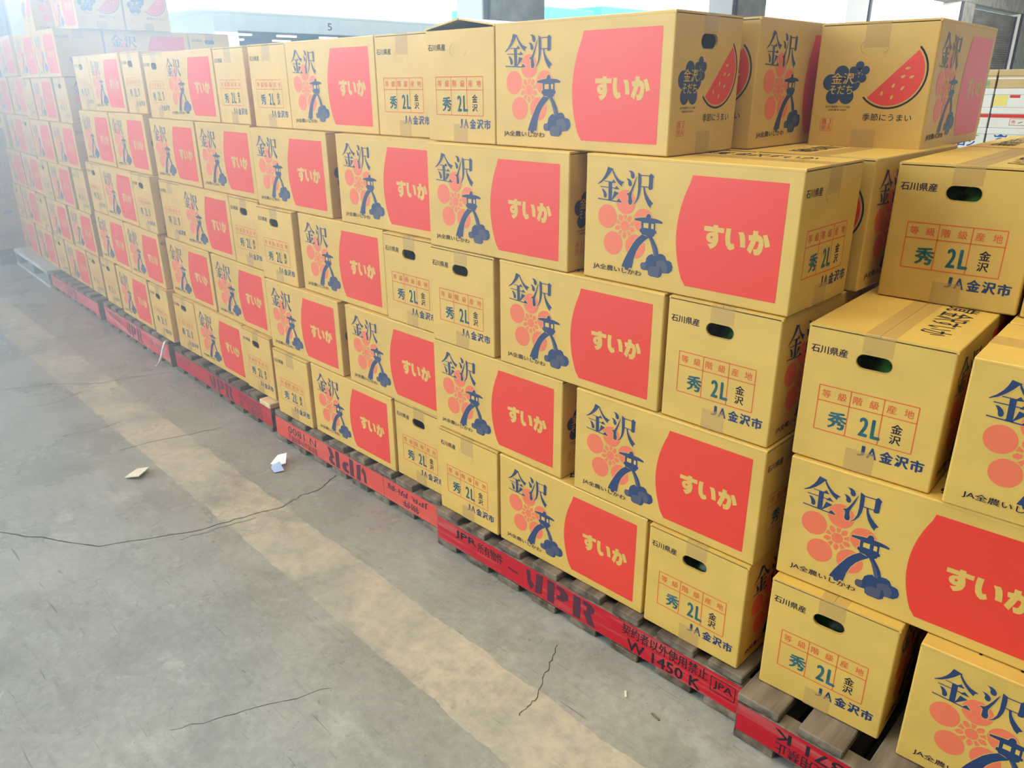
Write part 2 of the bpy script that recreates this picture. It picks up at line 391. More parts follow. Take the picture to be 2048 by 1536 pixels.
def print_melon_end(mb, fr):
    # plum-blossom emblem
    for u, v, r in ((0.0600, 0.1660, 0.0165), (0.0372, 0.1464, 0.0178), (0.0465, 0.1155, 0.0163), (0.0775, 0.1155, 0.0163),
                    (0.0870, 0.1440, 0.0172), (0.0620, 0.1370, 0.0230)):
        mb.poly(fr, [circle(u, v, r)], 'navy', 0.0003)
    sm = ((0.0985, 0.1815), (0.0858, 0.1710), (0.1120, 0.1715), (0.0915, 0.1550), (0.1072, 0.1548))
    for u, v in sm: mb.poly(fr, [circle(u, v, 0.0104)], 'kraft', 0.00036)
    for u, v in sm: mb.poly(fr, [circle(u, v, 0.0094)], 'navy', 0.00042)
    mb.poly(fr, [circle(0.0990, 0.1660, 0.0110)], 'navy', 0.00042)
    for k in range(5):
        a = radians(54 + 72 * k)
        mb.poly(fr, [circle(0.0990 + 0.0072 * cos(a), 0.1655 + 0.0072 * sin(a), 0.0012, n=8)], 'kraft', 0.0005)
        a += radians(36)
        frame_line(mb, fr, (0.0990, 0.1655), (0.0990 + 0.0042 * cos(a), 0.1655 + 0.0042 * sin(a)), 0.0007, 'kraft', 0.0005)
    put_text(mb, fr, '金沢', (0.0385, 0.1425, 0.0895, 0.1669), 'kraft', 0.0005, bold=0.012)
    put_text(mb, fr, 'そだち', (0.0365, 0.1205, 0.0892, 0.1400), 'kraft', 0.0005, bold=0.012)
    put_text(mb, fr, '金沢市農産物ブランド協会', (0.0325, 0.0906, 0.0898, 0.0958), 'ink', 0.0003)
    put_text(mb, fr, '認証番号 02001', (0.0404, 0.0842, 0.0822, 0.0888), 'ink', 0.0003)
    # square seal
    for a, b in (((0.0262, 0.0390), (0.0540, 0.0390)), ((0.0262, 0.0678), (0.0540, 0.0678)), ((0.0262, 0.0390), (0.0262, 0.0678)), ((0.0540, 0.0390), (0.0540, 0.0678))):
        frame_line(mb, fr, a, b, 0.0009, 'tablered', 0.0003)
    put_text(mb, fr, '農', (0.0280, 0.0540, 0.0402, 0.0662), 'tablered', 0.0003, bold=0.006)
    put_text(mb, fr, '栄', (0.0280, 0.0406, 0.0402, 0.0528), 'tablered', 0.0003, bold=0.006)
    put_text(mb, fr, 'J', (0.0440, 0.0540, 0.0500, 0.0660), 'tablered', 0.0003)
    put_text(mb, fr, 'A', (0.0425, 0.0408, 0.0515, 0.0528), 'tablered', 0.0003)
    # slice of watermelon
    c = Vector((0.1690, 0.1650)); R = 0.0680
    def arc(r, a0, a1, n=22): return [(c.x + r * cos(radians(a0 + (a1 - a0) * k / n)), c.y + r * sin(radians(a0 + (a1 - a0) * k / n))) for k in range(n + 1)]
    mb.poly(fr, [arc(R, 46 - 3, 46 - 180 + 3)], 'red', 0.0003)
    rind = arc(R + 0.0075, 46, 46 - 183) + arc(R + 0.0035, 46, 46 - 183)[::-1]
    mb.poly(fr, [rind], 'ink', 0.0003)
    for u, v, a in ((0.2016, 0.1747, 15), (0.1946, 0.1577, 30), (0.2123, 0.1566, 25), (0.1773, 0.1387, 70), (0.1970, 0.1338, 50), (0.1547, 0.1227, 90), (0.1773, 0.1144, 75)):
        t = Vector((cos(radians(a)), sin(radians(a)))); n = Vector((-t.y, t.x)); p = Vector((u, v))
        mb.poly(fr, [[tuple(p + t * (0.0048 * cos(q)) * (1.25 if abs(q) < 0.1 else 1) + n * 0.0028 * sin(q)) for q in [2 * pi * k / 12 for k in range(12)]]], 'kraft', 0.0005)
    put_text(mb, fr, '季節にうまい', (0.1205, 0.0640, 0.2265, 0.0800), 'ink', 0.0003, bold=0.006)


def end_panel(mb, fr, w, h, hole, z0):
    """outer wall of a carton end, with a punched handle hole or only its scored outline"""
    rect = [(0.004, z0), (w - 0.004, z0), (w - 0.004, h), (0.004, h)]
    st = stadium(*HOLE)
    if hole:
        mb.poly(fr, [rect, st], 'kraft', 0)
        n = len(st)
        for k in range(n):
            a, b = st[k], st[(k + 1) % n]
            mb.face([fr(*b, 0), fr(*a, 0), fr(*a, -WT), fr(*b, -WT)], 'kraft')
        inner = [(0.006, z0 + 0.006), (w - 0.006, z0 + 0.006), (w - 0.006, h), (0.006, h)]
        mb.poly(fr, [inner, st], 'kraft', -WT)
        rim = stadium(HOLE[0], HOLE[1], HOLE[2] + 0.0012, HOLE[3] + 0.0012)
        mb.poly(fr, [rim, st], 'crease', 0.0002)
    else:
        mb.face([fr(*p, 0) for p in rect], 'kraft')
        inner = [(0.006, z0 + 0.006), (w - 0.006, z0 + 0.006), (w - 0.006, h), (0.006, h)]
        mb.face([fr(*p, -WT) for p in inner], 'kraft')
        a, b = stadium(HOLE[0], HOLE[1], HOLE[2], HOLE[3], 10), stadium(HOLE[0], HOLE[1], HOLE[2] - 0.0011, HOLE[3] - 0.0011, 10)
        n = len(a)
        for k in list(range(11, 22)) + list(range(1, 5)):
            j = (k + 1) % n
            if k == 21: continue
            mb.face([fr(*a[k], 0.0003), fr(*a[j], 0.0003), fr(*b[j], 0.0003), fr(*b[k], 0.0003)], 'crease')


def carton_mesh(hole_grade, hole_melon):
    mb = MB()
    x, y, h, z0 = BL / 2, BW / 2, BH - 0.0062, 0.0010
    r = 0.004
    def ring(rad, z, inset):
        P = []
        for cx, cy, a0 in ((x - r, -y + r, -90), (x - r, y - r, 0), (-x + r, y - r, 90), (-x + r, -y + r, 180)):
            for k in range(4):
                a = radians(a0 + 30 * k)
                P.append((cx + (r - inset) * cos(a), cy + (r - inset) * sin(a), z))
        return P
    # rounded upright corners + long sides; the two ends are set in separately
    R = [ring(r, z0, 0.002), ring(r, z0 + 0.0025, 0.0), ring(r, h, 0.0)]
    n = 16; i0 = len(mb.v); k = mb.mid('kraft')
    for rg in R: mb.v += rg
    for a in range(2):
        for b in range(n):
            c = (b + 1) % n
            if a == 1 and b in (3, 11): continue          # the end panels
            mb.f.append((i0 + a * n + b, i0 + a * n + c, i0 + (a + 1) * n + c, i0 + (a + 1) * n + b)); mb.mi.append(k)
    mb.f.append(tuple(i0 + b for b in reversed(range(n)))); mb.mi.append(k)
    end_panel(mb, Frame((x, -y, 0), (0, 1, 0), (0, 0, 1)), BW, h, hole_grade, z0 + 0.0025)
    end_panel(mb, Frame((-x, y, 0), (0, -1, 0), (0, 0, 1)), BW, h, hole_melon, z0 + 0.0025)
    # inner long walls, inside floor, top edge of the walls
    xi, yi = x - WT, y - WT
    for s in (-1, 1):
        P = [(-xi, s * yi, z0 + 0.006), (xi, s * yi, z0 + 0.006), (xi, s * yi, h), (-xi, s * yi, h)]
        mb.face(P if s > 0 else P[::-1], 'kraft')
        mb.face([(-x, s * y, h), (x, s * y, h), (xi, s * yi, h), (-xi, s * yi, h)], 'crease')
        mb.face([(s * x, -y, h), (s * x, y, h), (s * xi, yi, h), (s * xi, -yi, h)], 'crease')
    mb.face([(-xi, -yi, z0 + 0.006), (xi, -yi, z0 + 0.006), (xi, yi, z0 + 0.006), (-xi, yi, z0 + 0.006)], 'kraft')
    print_long_side(mb, Frame((-x, -y, 0), (1, 0, 0), (0, 0, 1)))
    print_long_side(mb, Frame((x, y, 0), (-1, 0, 0), (0, 0, 1)))
    print_grade_end(mb, Frame((x, -y, 0), (0, 1, 0), (0, 0, 1)))
    print_melon_end(mb, Frame((-x, y, 0), (0, -1, 0), (0, 0, 1)))
    return mb.mesh('carton_body')


def flap_mesh(s, lettered=False):
    """one long top flap, hinged on the long side s (-1 front, +1 back); local origin on the hinge"""
    mb = MB(); x = BL / 2 - 0.0012; w = BW / 2 - 0.0006; t = 0.0042
    pr = [(0.0, -0.0060), (0.0, -0.0022), (0.0010, -0.0006), (0.0024, 0.0), (w, 0.0), (w, -t), (0.0045, -t), (0.0045, -0.0060)]
    A = [(-x, -s * d, z) for d, z in pr]; B = [(x, -s * d, z) for d, z in pr]
    if s > 0: A, B = B, A
    mb.rings([A, B] if s < 0 else [A, B], 'kraft', True)
    if lettered:
        put_text(mb, Frame((-x, s * -w * 0.86, 0) if s > 0 else (x, w * 0.86, 0), (1, 0, 0) if s > 0 else (-1, 0, 0), (0, 1, 0) if s > 0 else (0, -1, 0)),
                 '新鮮な味覚 金沢すいか', (0.06, 0.020, BL - 0.07, 0.078), 'ink', 0.0003, bold=0.01)
    return mb.mesh('top_flap')


def tape_mesh(top, dg, dm):
    """strip of clear tape along the seam, folded down (or up) over both ends by dg (grade end) and dm (melon end)"""
    mb = MB(); hw = 0.0265; x = BL / 2 + 0.0006
    zs = BH + 0.0002 if top else 0.0004
    q = 1 if top else -1
    prof = [(-x, zs - q * dm), (-x, zs - q * 0.001), (-x + 0.001, zs), (x - 0.001, zs), (x, zs - q * 0.001), (x, zs - q * dg)]
    for (xa, za), (xb, zb) in zip(prof[:-1], prof[1:]):
        P = [(xa, -hw, za), (xb, -hw, zb), (xb, hw, zb), (xa, hw, za)]
        mb.face(P if top else P[::-1], 'tape')
    return mb.mesh('tape')


BODY = {(g, m): carton_mesh(g, m) for g in (0, 1) for m in (0, 1)}
FLAP = {-1: flap_mesh(-1), 1: flap_mesh(1, True)}
TAPE = {(g, m): tape_mesh(True, .037 if g else .054, .037 if m else .054) for g in (0, 1) for m in (0, 1)}
TAPE['base'] = tape_mesh(False, .045, .045)


def link(name, me, parent):
    o = bpy.data.objects.new(name, me); COL.objects.link(o); o.parent = parent
    return o


BOXES = []


def blocked(loc, rz, sc):
    """would a carton here cut into one already standing?"""
    hx, hy, hz = BL / 2 * sc[0], BW / 2 * sc[1], BH * sc[2]
    def axes(r): return Vector((cos(r), sin(r))), Vector((-sin(r), cos(r)))
    for l2, r2, s2 in BOXES:
        if loc[2] + hz < l2[2] + .004 or l2[2] + BH * s2[2] < loc[2] + .004: continue
        d = Vector((l2[0] - loc[0], l2[1] - loc[1]))
        if d.length > .8: continue
        A, C = axes(rz), axes(r2); a, c = (hx, hy), (BL / 2 * s2[0], BW / 2 * s2[1])
        if all(abs(d.dot(n)) < sum(abs(n.dot(A[i])) * a[i] + abs(n.dot(C[i])) * c[i] for i in range(2)) - .002 for n in (*A, *C)):
            return True
    return False



def carton(loc, rz, label, group, holes=(1, 1), scale=(1, 1, 1), lift=0.0, hidden=False):
    """one carton: Empty at the middle of its base > body, two top flaps, tape over the top seam and under the base"""
    if hidden and blocked(loc, rz, scale): return None
    BOXES.append((loc, rz, scale))
    root = empty('cardboard_carton', loc, rz)
    root.scale = scale
    tag(root, label, 'cardboard box', group)
    link('carton_body', BODY[holes], root)
    for s in (-1, 1):
        f = link('top_flap', FLAP[s], root)
        f.location = (0, s * BW / 2, BH)
        f.rotation_euler = (-s * lift, 0, 0)
    if not hidden:
        if not lift: link('clear_tape', TAPE[holes], root)
        link('clear_tape', TAPE['base'], root)
    return root


# stacks: name -> turn, pallet top z, y of the front, box dims factor, front boxes (type, row, x, dy, open hole?)
FZ = 0.026
STACKS = {
 'big letters': dict(th=0.0002, y0=0.0021, zp=0.103, k=(1, 1, 1), what='stack over the upright JPR pallet', boxes=[
  ('E',1,.0001,-.0123,0),('L',1,.2644,-.0119,'m'),('E',1,.7768,-.0205,1),('L',2,-.0135,-.0059,'m'),('L',2,.5348,-.0113,'g'),('E',3,-.012,-.0048,1),('L',3,.2642,-.0049,'m'),('E',3,.773,-.003,1),
  ('L',4,-.0097,-.0025,'m'),('L',4,.5318,.0052,'g'),('E',5,-.0319,.0274,0),('L',5,.2265,.0255,'m')]),
 'upside': dict(th=-.0055, y0=.0424, zp=.1028, k=(1, 1, 1), what='stack over the inverted-letter pallet', boxes=[
  ('E',1,-1.0421,-.0308,0),('L',1,-.7767,-.0208,'m'),('E',1,-.2733,-.0128,1),('L',2,-1.0563,-.0184,'m'),('L',2,-.5176,-.0158,'g'),('E',3,-1.0757,-.0093,1),('L',3,-.7924,.0001,'g'),('E',3,-.276,-.0127,1),
  ('L',4,-1.0781,.0076,'m'),('L',4,-.52,.0047,'g'),('E',5,-1.09,.0407,0),('L',5,-.8317,.0396,'m'),('E',5,-.3278,.0386,0)]),
 'pine': dict(th=-.0294, y0=.0553, zp=.1043, k=(1, 1, 1), what='stack over the pine-patched pallet', boxes=[
  ('E',1,-2.1654,-.0247,1),('L',1,-1.9054,-.0234,'m'),('E',1,-1.3964,-.0303,1),('L',2,-2.178,-.0081,'g'),('L',2,-1.6496,-.012,'m'),('E',3,-2.172,.0029,0),('L',3,-1.9077,-.0037,'m'),('E',3,-1.4017,-.0048,1),
  ('L',4,-2.185,.0122,'m'),('L',4,-1.6609,.009,'g'),('E',5,-2.203,.035,1),('L',5,-1.9383,.0219,'m'),('E',5,-1.4344,.0254,0)]),
 'cord': dict(th=-.0468, y0=.0009, zp=.1189, k=(1, 1, 1), what='stack over the white-cord pallet', boxes=[
  ('E',1,-3.284,-.0179,1),('L',1,-2.966,-.0275,'m'),('E',1,-2.431,-.0325,1),('L',2,-3.223,-.0138,'m'),('L',2,-2.694,-.0201,'g'),('E',3,-3.250,-.004,1),('L',3,-2.975,-.0074,'m'),('E',3,-2.442,-.0158,1),
  ('L',4,-3.24,.0142,'g'),('L',4,-2.704,.0088,'m'),('E',5,-3.259,.0392,1),('L',5,-3.0,.0398,'m'),('E',5,-2.478,.0425,1)]),
 'six': dict(th=-.05306, y0=.0061, zp=.103, k=(.9828, .9996, .939), what='six-high stack', boxes=[
  ('E',1,-4.51,-.0149,1),('L',1,-4.218,-.0149,'m'),('E',1,-3.699,-.0149,1),('L',2,-4.488,-.012,'m'),('L',2,-3.934,-.012,'g'),('E',3,-4.536,-.0052,1),('L',3,-4.246,-.0052,'m'),('E',3,-3.687,-.0052,0),
  ('L',4,-4.501,-.0048,'m'),('L',4,-3.954,-.0048,'g'),('E',5,-4.658,.0251,0),('L',5,-4.355,.0251,'m'),('E',5,-3.81,.0251,1),('L',6,-4.536,.0118,'m'),('L',6,-4.031,.0118,'g')]),
 'grey': dict(th=-.06685, y0=-.0391, zp=.103, k=(1.0, 1.0, .9505), what='stack over the grey pallet', boxes=[
  ('L',1,-5.632,-.0312,'m'),('L',1,-5.059,-.0312,'m'),('E',2,-5.642,-.0255,1),('L',2,-5.363,-.0205,'m'),('E',2,-4.798,-.0305,1),('L',3,-5.628,-.0166,'m'),('L',3,-5.07,-.0166,'m'),('E',4,-4.894,.000,1),('L',4,-5.410,.006,'m'),
  ('E',4,-5.808,.003,1),('L',5,-5.294,.0477,'m'),('L',5,-5.872,.0477,'m'),('L',6,-5.313,.0227,'m')]),
 'cut': dict(th=.04643, y0=.0823, zp=.0969, k=(1, 1, 1), what='nearest stack at the frame edge', boxes=[
  ('E',1,1.0776,-.1379,1),('L',1,1.3696,-.1482,'m'),('L',2,1.0713,-.1115,'m'),('E',3,1.0658,-.1017,1),('L',3,1.3446,-.1157,'m')]),
}
ROWN = {1: 'bottom row', 2: 'second row', 3: 'third row', 4: 'fourth row', 5: 'fifth row', 6: 'sixth row'}


def label_for(t, row, pos, n, hole, what, top):
    rown = 'top row' if row == top else ROWN[row]
    if t == 'E':
        side = {0: 'left', n - 1: 'right'}.get(pos, 'middle')
        s = 'end-on carton, %s handle hole, %s of %s, %s' % ('open' if hole else 'closed', side, rown, what)
    else:
        side = ('left' if pos == 0 else 'right') if n == 2 else {0: 'left', n - 1: 'right'}.get(pos, 'middle')
        s = 'red-panelled carton, %s of %s, %s' % (side, rown, what)
    return s


def place(S, t, row, x, b, front, holes, label, group, lift=0.0, hidden=False):
    k = S['k']; H = 0.2732 * (k[2] if k[2] != 1 else 1)
    ct, st = cos(S['th']), sin(S['th'])
    w = BL * k[0] if t == 'L' else BW * k[1]
    d = BW * k[1] if t == 'L' else BL * k[0]
    a, bb = x + w / 2, b + d / 2
    z = FZ + S['zp'] + H * (row - 1)
    rz = S['th'] + {'m': pi, 'g': 0.0, 'Eg': -pi / 2, 'Em': pi / 2}[front]
    return carton((a * ct - bb * st, a * st + bb * ct, z), rz, label, group, holes, k, lift, hidden)


for key, S in STACKS.items():
    top = max(b[1] for b in S['boxes'])
    rows = {}
    for b in S['boxes']: rows.setdefault(b[1], []).append(b)
    for row, bs in rows.items():
        bs.sort(key=lambda b: b[2])
        for i, (t, _, x, dy, q) in enumerate(bs):
            n = len(bs)
            what = S['what']
            if t == 'E': front, holes = 'Eg', (q, 1)
            else: front, holes = q, ((0, 1) if q == 'g' else (1, 1))
            lift = radians(8.5) if (key == 'big letters' and row == 5 and t == 'E') else 0.0
            place(S, t, row, x, S['y0'] + dy, front, holes, label_for(t, row, i, n, q, what, top if key != 'cut' else 9),
                  'melon cartons, ' + what, lift)
# the few cartons of the second depth that show
S1, SC2, S6 = STACKS['big letters'], STACKS['cut'], STACKS['six']
place(S1, 'E', 4, .535, .278, 'Em', (1, 1), 'kraft carton hidden behind the front cartons of its layer', 'cartons inside the stacks', hidden=True)
place(S1, 'E', 4, .7937, .283, 'Em', (1, 0), 'carton wedged behind the right fourth-row carton, sliver of melon end showing', 'melon cartons of the second depth')
place(S1, 'E', 5, .4981, .3084, 'Em', (1, 0), 'top carton behind the slice-printed carton, lantern side half in shade', 'melon cartons of the second depth')
place(SC2, 'E', 5, .806, .5066, 'Em', (1, 0), 'top carton facing out with the whole watermelon slice print', 'melon cartons of the second depth')
place(SC2, 'E', 4, 1.0909, .2729, 'Eg', (1, 1), 'upper end-on carton set back on the lettered lids, nearest stack', 'melon cartons, nearest stack')
place(SC2, 'E', 4, 1.352, .2729, 'Eg', (1, 1), 'upper carton beside the set-back one, only a sliver in frame', 'melon cartons, nearest stack')
for row, xs in ((4, (.81,)), (4, (1.0909,)), (4, (1.352,))):
    for x in xs:
        b = .79 if x > 1 else .5066
        if x > 1: place(SC2, 'E', row, x, b, 'Em', (1, 1), 'carton of the nearest stack showing only its lid', 'lids behind the nearest stack', hidden=True)
for row in (1, 3):
    place(SC2, 'L', row, 1.345, .2400 if row == 1 else .2300, 'g', (1, 1), 'kraft carton hidden behind the front cartons of its layer', 'cartons inside the stacks', hidden=True)
    for x in (1.078, 1.345): place(SC2, 'E', row, x, .5000, 'g' if False else 'Eg', (1, 1), 'kraft carton hidden behind the front cartons of its layer', 'cartons inside the stacks', hidden=True)
for x in (1.0713, 1.335): place(SC2, 'E', 2, x, .2400, 'Eg', (1, 1), 'kraft carton hidden behind the front cartons of its layer', 'cartons inside the stacks', hidden=True)
for x in (1.0713, 1.335): place(SC2, 'E', 2, x, .7500, 'Eg', (1, 1), 'kraft carton hidden behind the front cartons of its layer', 'cartons inside the stacks', hidden=True)
# six-high stack: its end side and the cartons on its roof
place(S6, 'E', 6, -3.795, .284, 'Em', (1, 1), 'shaded sixth-row carton with lantern print on the six-high stack side', 'cartons on the six-high stack side')
place(S6, 'L', 6, -4.031, .785, 'g', (1, 1), 'rearmost shaded sixth-row carton on the six-high stack side', 'cartons on the six-high stack side')
place(S6, 'E', 6, -4.060, .284, 'Em', (1, 1), 'kraft carton hidden behind the front cartons of its layer', 'cartons inside the stacks', hidden=True)
for r in (4, 5):
    place(S6, 'L', r, -4.031, .785, 'g', (1, 1), 'kraft carton hidden behind the front cartons of its layer', 'cartons inside the stacks', hidden=True)
place(S6, 'E', 7, -4.265, .040, 'Em', (1, 0), 'end-on roof carton with melon print, front of the six-high stack', 'cartons on top of the six-high stack')
place(S6, 'L', 7, -4.005, .150, 'm', (1, 0), 'red-panelled roof carton, slice-printed end nearest the front', 'cartons on top of the six-high stack')
place(S6, 'L', 7, -4.004, .415, 'm', (1, 0), 'second roof carton on the six-high stack, its slice-printed end farther back', 'cartons on top of the six-high stack')

# cartons of the same layers behind the front ones (they close the gaps)
HID = ('kraft carton hidden behind the front cartons of its layer', 'cartons inside the stacks')
for key, S in STACKS.items():
    if key == 'cut': continue
    k = S['k']
    for row in sorted({b[1] for b in S['boxes']}):
        bs = [b for b in S['boxes'] if b[1] == row]
        for (t, _, x, dy, q) in bs:
            b = S['y0'] + dy + BW * k[1]
            if t == 'L' and len(bs) >= 3: place(S, 'L', row, x, b + .006, 'g', (1, 1), *HID, hidden=True)
            elif t == 'L':
                for j in range(2): place(S, 'E', row, x + j * (BW * k[1] + .003), b + .012, 'Em', (1, 1), *HID, hidden=True)

# ------------------------------------------------------------------ pallets
PH = 0.129


def jpr_big(mb, fr, u, v, h, m, off, rot=False, w=.250):
    """stencilled J P R: five separate dark shapes"""
    shapes = [
        [(0.0, 0.95), (0.10, 0.95), (0.11, 0.50), (0.20, 0.35), (0.12, 0.05), (0.03, 0.30)],
        [(0.24, 1.0), (0.40, 1.0), (0.37, 0.12), (0.20, 0.0), (0.22, 0.25)],
        [(0.50, 1.0), (0.66, 1.0), (0.66, 0.0), (0.50, 0.0)],
        [(0.71, 1.0), (0.86, 0.97), (0.97, 0.80), (0.97, 0.55), (0.86, 0.36), (0.71, 0.33), (0.71, 0.52), (0.79, 0.56), (0.79, 0.76), (0.71, 0.80)],
        [(1.08, 1.0), (1.24, 1.0), (1.24, 0.0), (1.08, 0.0)],
        [(1.29, 1.0), (1.44, 0.97), (1.54, 0.82), (1.52, 0.62), (1.45, 0.52), (1.56, 0.0), (1.40, 0.0), (1.31, 0.40), (1.29, 0.52), (1.37, 0.58), (1.37, 0.76), (1.29, 0.80)],
    ]
    for lp in shapes:
        q = [((1.56 - a) if rot else a, (1 - b) if rot else b) for a, b in lp]
        mb.poly(fr, [[(u + a * w / 1.56, v + b * h) for a, b in q]], m, off)


def wooden_pallet(x, y, rz, label, paint, writer, L=1.062, D=1.08, h=PH, pine=None):
    root = empty('wooden_pallet', (x, y, 0), rz)
    tag(root, label, 'pallet', 'red wooden pallets under the cartons')
    t, n, sw = 0.022, 8, 0.094
    gap = (L - n * sw) / (n - 1)
    for nm, z0, z1 in (('top_deck', h - t, h), ('bottom_deck', 0.0, t)):
        mb = MB(); rnd = random.Random(hash(nm) % 97 + int(x * 10))
        for k in range(n):
            if nm == 'top_deck' and pine == k: continue
            j = rnd.uniform(-.006, .006); a = k * (sw + gap)
            w = sw + rnd.uniform(-.012, .010)
            a = min(max(a, 0), L - w)
            mb.box(a, a + w, 0.000 + abs(j) + .001, D - abs(j), z0, z1 - rnd.uniform(0, .0015), 'wood', 0.0025)
        mb.build(nm, root)
    if pine is not None:
        mb = MB(); a = pine * (sw + gap)
        mb.box(a, a + sw, 0.0, D, h - t, h, 'pine', 0.003)
        tag(mb.build('replacement_board', root), 'new pale pine board')
    for k, y0 in enumerate((0.004, D / 2 - 0.02, D - 0.042)):
        mb = MB()
        mb.box(0.002, L - 0.002, y0, y0 + 0.040, t + .0003, h - t - .0003, 'wood', 0.002)
        if k == 0:
            fp = Frame((0.002, y0, t), (1, 0, 0), (0, 0, 1)); hh = h - 2 * t
            mb.poly(fp, [[(.003, .004), (L - .007, .003), (L - .007, hh - .004), (.003, hh - .003)]], paint, .00012)
            writer(mb, Frame((0.002, y0, t), (1, 0, 0), (0, 0, 1)), h - 2 * t)
        o = mb.build('stringer', root)
        if k == 0: tag(o, 'red painted stringer with black stencilled letters')
    return root


ST = 'stencil'
def write_near(mb, fr, h):
    put_text(mb, fr, 'JPR', (0.088, h * .46, 0.184, h * .82), ST, .0004, bold=.05)
    put_text(mb, fr, '所有物件', (0.190, h * .42, 0.295, h * .82), ST, .0004, bold=.014)
    frame_line(mb, fr, (.318, h * .50), (.358, h * .46), .004, ST, .0004)
    jpr_big(mb, fr, 0.390, h * .10, h * .80, 'stencil_purple', .0004)
    put_text(mb, fr, '契約者以外使用禁止', (0.725, h * .52, 0.972, h * .90), ST, .0004, bold=.014)
    put_text(mb, fr, 'W 1450 K', (0.742, h * .06, 0.955, h * .44), ST, .0004, bold=.035)
    for a, b in (((.980, h * .34), (1.042, h * .34)), ((.980, h * .80), (1.042, h * .80)), ((.980, h * .34), (.980, h * .80)), ((1.042, h * .34), (1.042, h * .80))):
        frame_line(mb, fr, a, b, .0022, ST, .0004)
    put_text(mb, fr, 'JPA', (0.987, h * .42, 1.036, h * .72), ST, .0004, bold=.03)
def write_inverted(mb, fr, h):
    put_text(mb, fr, '契約者以外使用禁止', (0.095, h * .08, 0.315, h * .42), ST, .0004, bold=.004, rot=180)
    put_text(mb, fr, 'N 1800', (0.100, h * .46, 0.310, h * .82), 'stencil_purple', .0004, bold=.02, rot=180)
    jpr_big(mb, fr, 0.392, h * .10, h * .80, 'stencil_purple', .0004, rot=True)
    put_text(mb, fr, 'JPR 所有', (0.765, h * .52, 0.990, h * .86), 'stencil_purple', .0004, bold=.03, rot=180)
    put_text(mb, fr, '物件', (0.850, h * .12, 0.940, h * .44), 'stencil_purple', .0004, bold=.03, rot=180)
    mb.face([fr(.744, 0.004, .0005), fr(.747, 0.004, .0005), fr(.747, h - .004, .0005), fr(.744, h - .004, .0005)], 'wood')
def write_pine(mb, fr, h):
    put_text(mb, fr, 'JPR 所有', (0.04, h * .45, 0.20, h * .82), 'stencil_purple', .0004, bold=.02)
    jpr_big(mb, fr, 0.425, h * .10, h * .80, 'stencil_purple', .0004)
    put_text(mb, fr, '契約者以外使用禁止', (0.735, h * .50, 0.965, h * .88), 'stencil_purple', .0004, bold=.004)
    put_text(mb, fr, 'R 1800', (0.745, h * .08, 0.960, h * .44), 'stencil_purple', .0004, bold=.03)
def write_cord(mb, fr, h):
    put_text(mb, fr, '契約者以外使用禁止', (0.08, h * .50, 0.32, h * .86), 'stencil_purple', .0004)
    jpr_big(mb, fr, 0.400, h * .12, h * .74, 'stencil_purple', .0004)
    put_text(mb, fr, 'JPR 所有', (0.76, h * .3, 0.95, h * .70), 'stencil_purple', .0004)
def write_far(mb, fr, h):
    jpr_big(mb, fr, 0.380, h * .14, h * .74, 'stencil_purple', .0004)
    put_text(mb, fr, 'JPR 所有物件', (0.08, h * .40, 0.28, h * .75), 'stencil_purple', .0004)
def write_cut(mb, fr, h):
    put_text(mb, fr, '契約者以外使用禁止', (0.095, h * .06, 0.345, h * .44), ST, .0004, bold=.014, rot=180)
    put_text(mb, fr, 'W 3371 K', (0.090, h * .50, 0.350, h * .86), ST, .0004, bold=.035, rot=180)
    jpr_big(mb, fr, 0.42, h * .10, h * .80, ST, .0004, rot=True)


wooden_pallet(-.001, -.037, 0.0, 'bright red pallet lettered JPR upright in large black stencil, two pallets from the right', 'red_paint', write_near, D=.80)
wooden_pallet(-1.073, .004, -.008, 'faded orange-red pallet whose stencilled letters stand upside down', 'orange_paint', write_inverted, L=1.056)
wooden_pallet(-2.182, .062, -.040, 'pinkish red pallet with one new pale pine board at its end', 'red_paint', write_pine, L=1.052, pine=7)
wooden_pallet(-3.295, .104, -.046, 'worn pink pallet with a white cord hanging at its corner', 'pink_paint', write_cord, h=.145)
wooden_pallet(-4.520, .160, -.045, 'farthest red pallet, scuffed pink, next to the grey one', 'pink_paint', write_far, L=1.10)
wooden_pallet(1.066, -.076, .006, 'red pallet at the lower right corner with inverted numerals', 'red_paint', write_cut, h=.1229, D=1.0)

# ------------------------------------------------------------------ floor with its cracks and worn walkway line
floor_m = mat('concrete_floor', (0.4, 0.4, 0.36), 0.4, 0.55)
n = floor_m.node_tree; LK = n.links; B = bsdf(floor_m)
tc = n.nodes.new('ShaderNodeTexCoord')
def noise(scale, detail=6, rough=.6, mapping=None):
    x = n.nodes.new('ShaderNodeTexNoise'); x.inputs['Scale'].default_value = scale
    x.inputs['Detail'].default_value = detail; x.inputs['Roughness'].default_value = rough
    if mapping:
        mp = n.nodes.new('ShaderNodeMapping'); mp.inputs['Scale'].default_value = mapping
        LK.new(tc.outputs['Object'], mp.inputs[0]); LK.new(mp.outputs[0], x.inputs['Vector'])
    else: LK.new(tc.outputs['Object'], x.inputs['Vector'])
    return x.outputs['Fac']
def ramp(src, p0, c0, p1, c1):
    r = n.nodes.new('ShaderNodeValToRGB')
    r.color_ramp.elements[0].position = p0; r.color_ramp.elements[0].color = (*c0, 1)
    r.color_ramp.elements[1].position = p1; r.color_ramp.elements[1].color = (*c1, 1)
    LK.new(src, r.inputs[0]); return r.outputs[0]
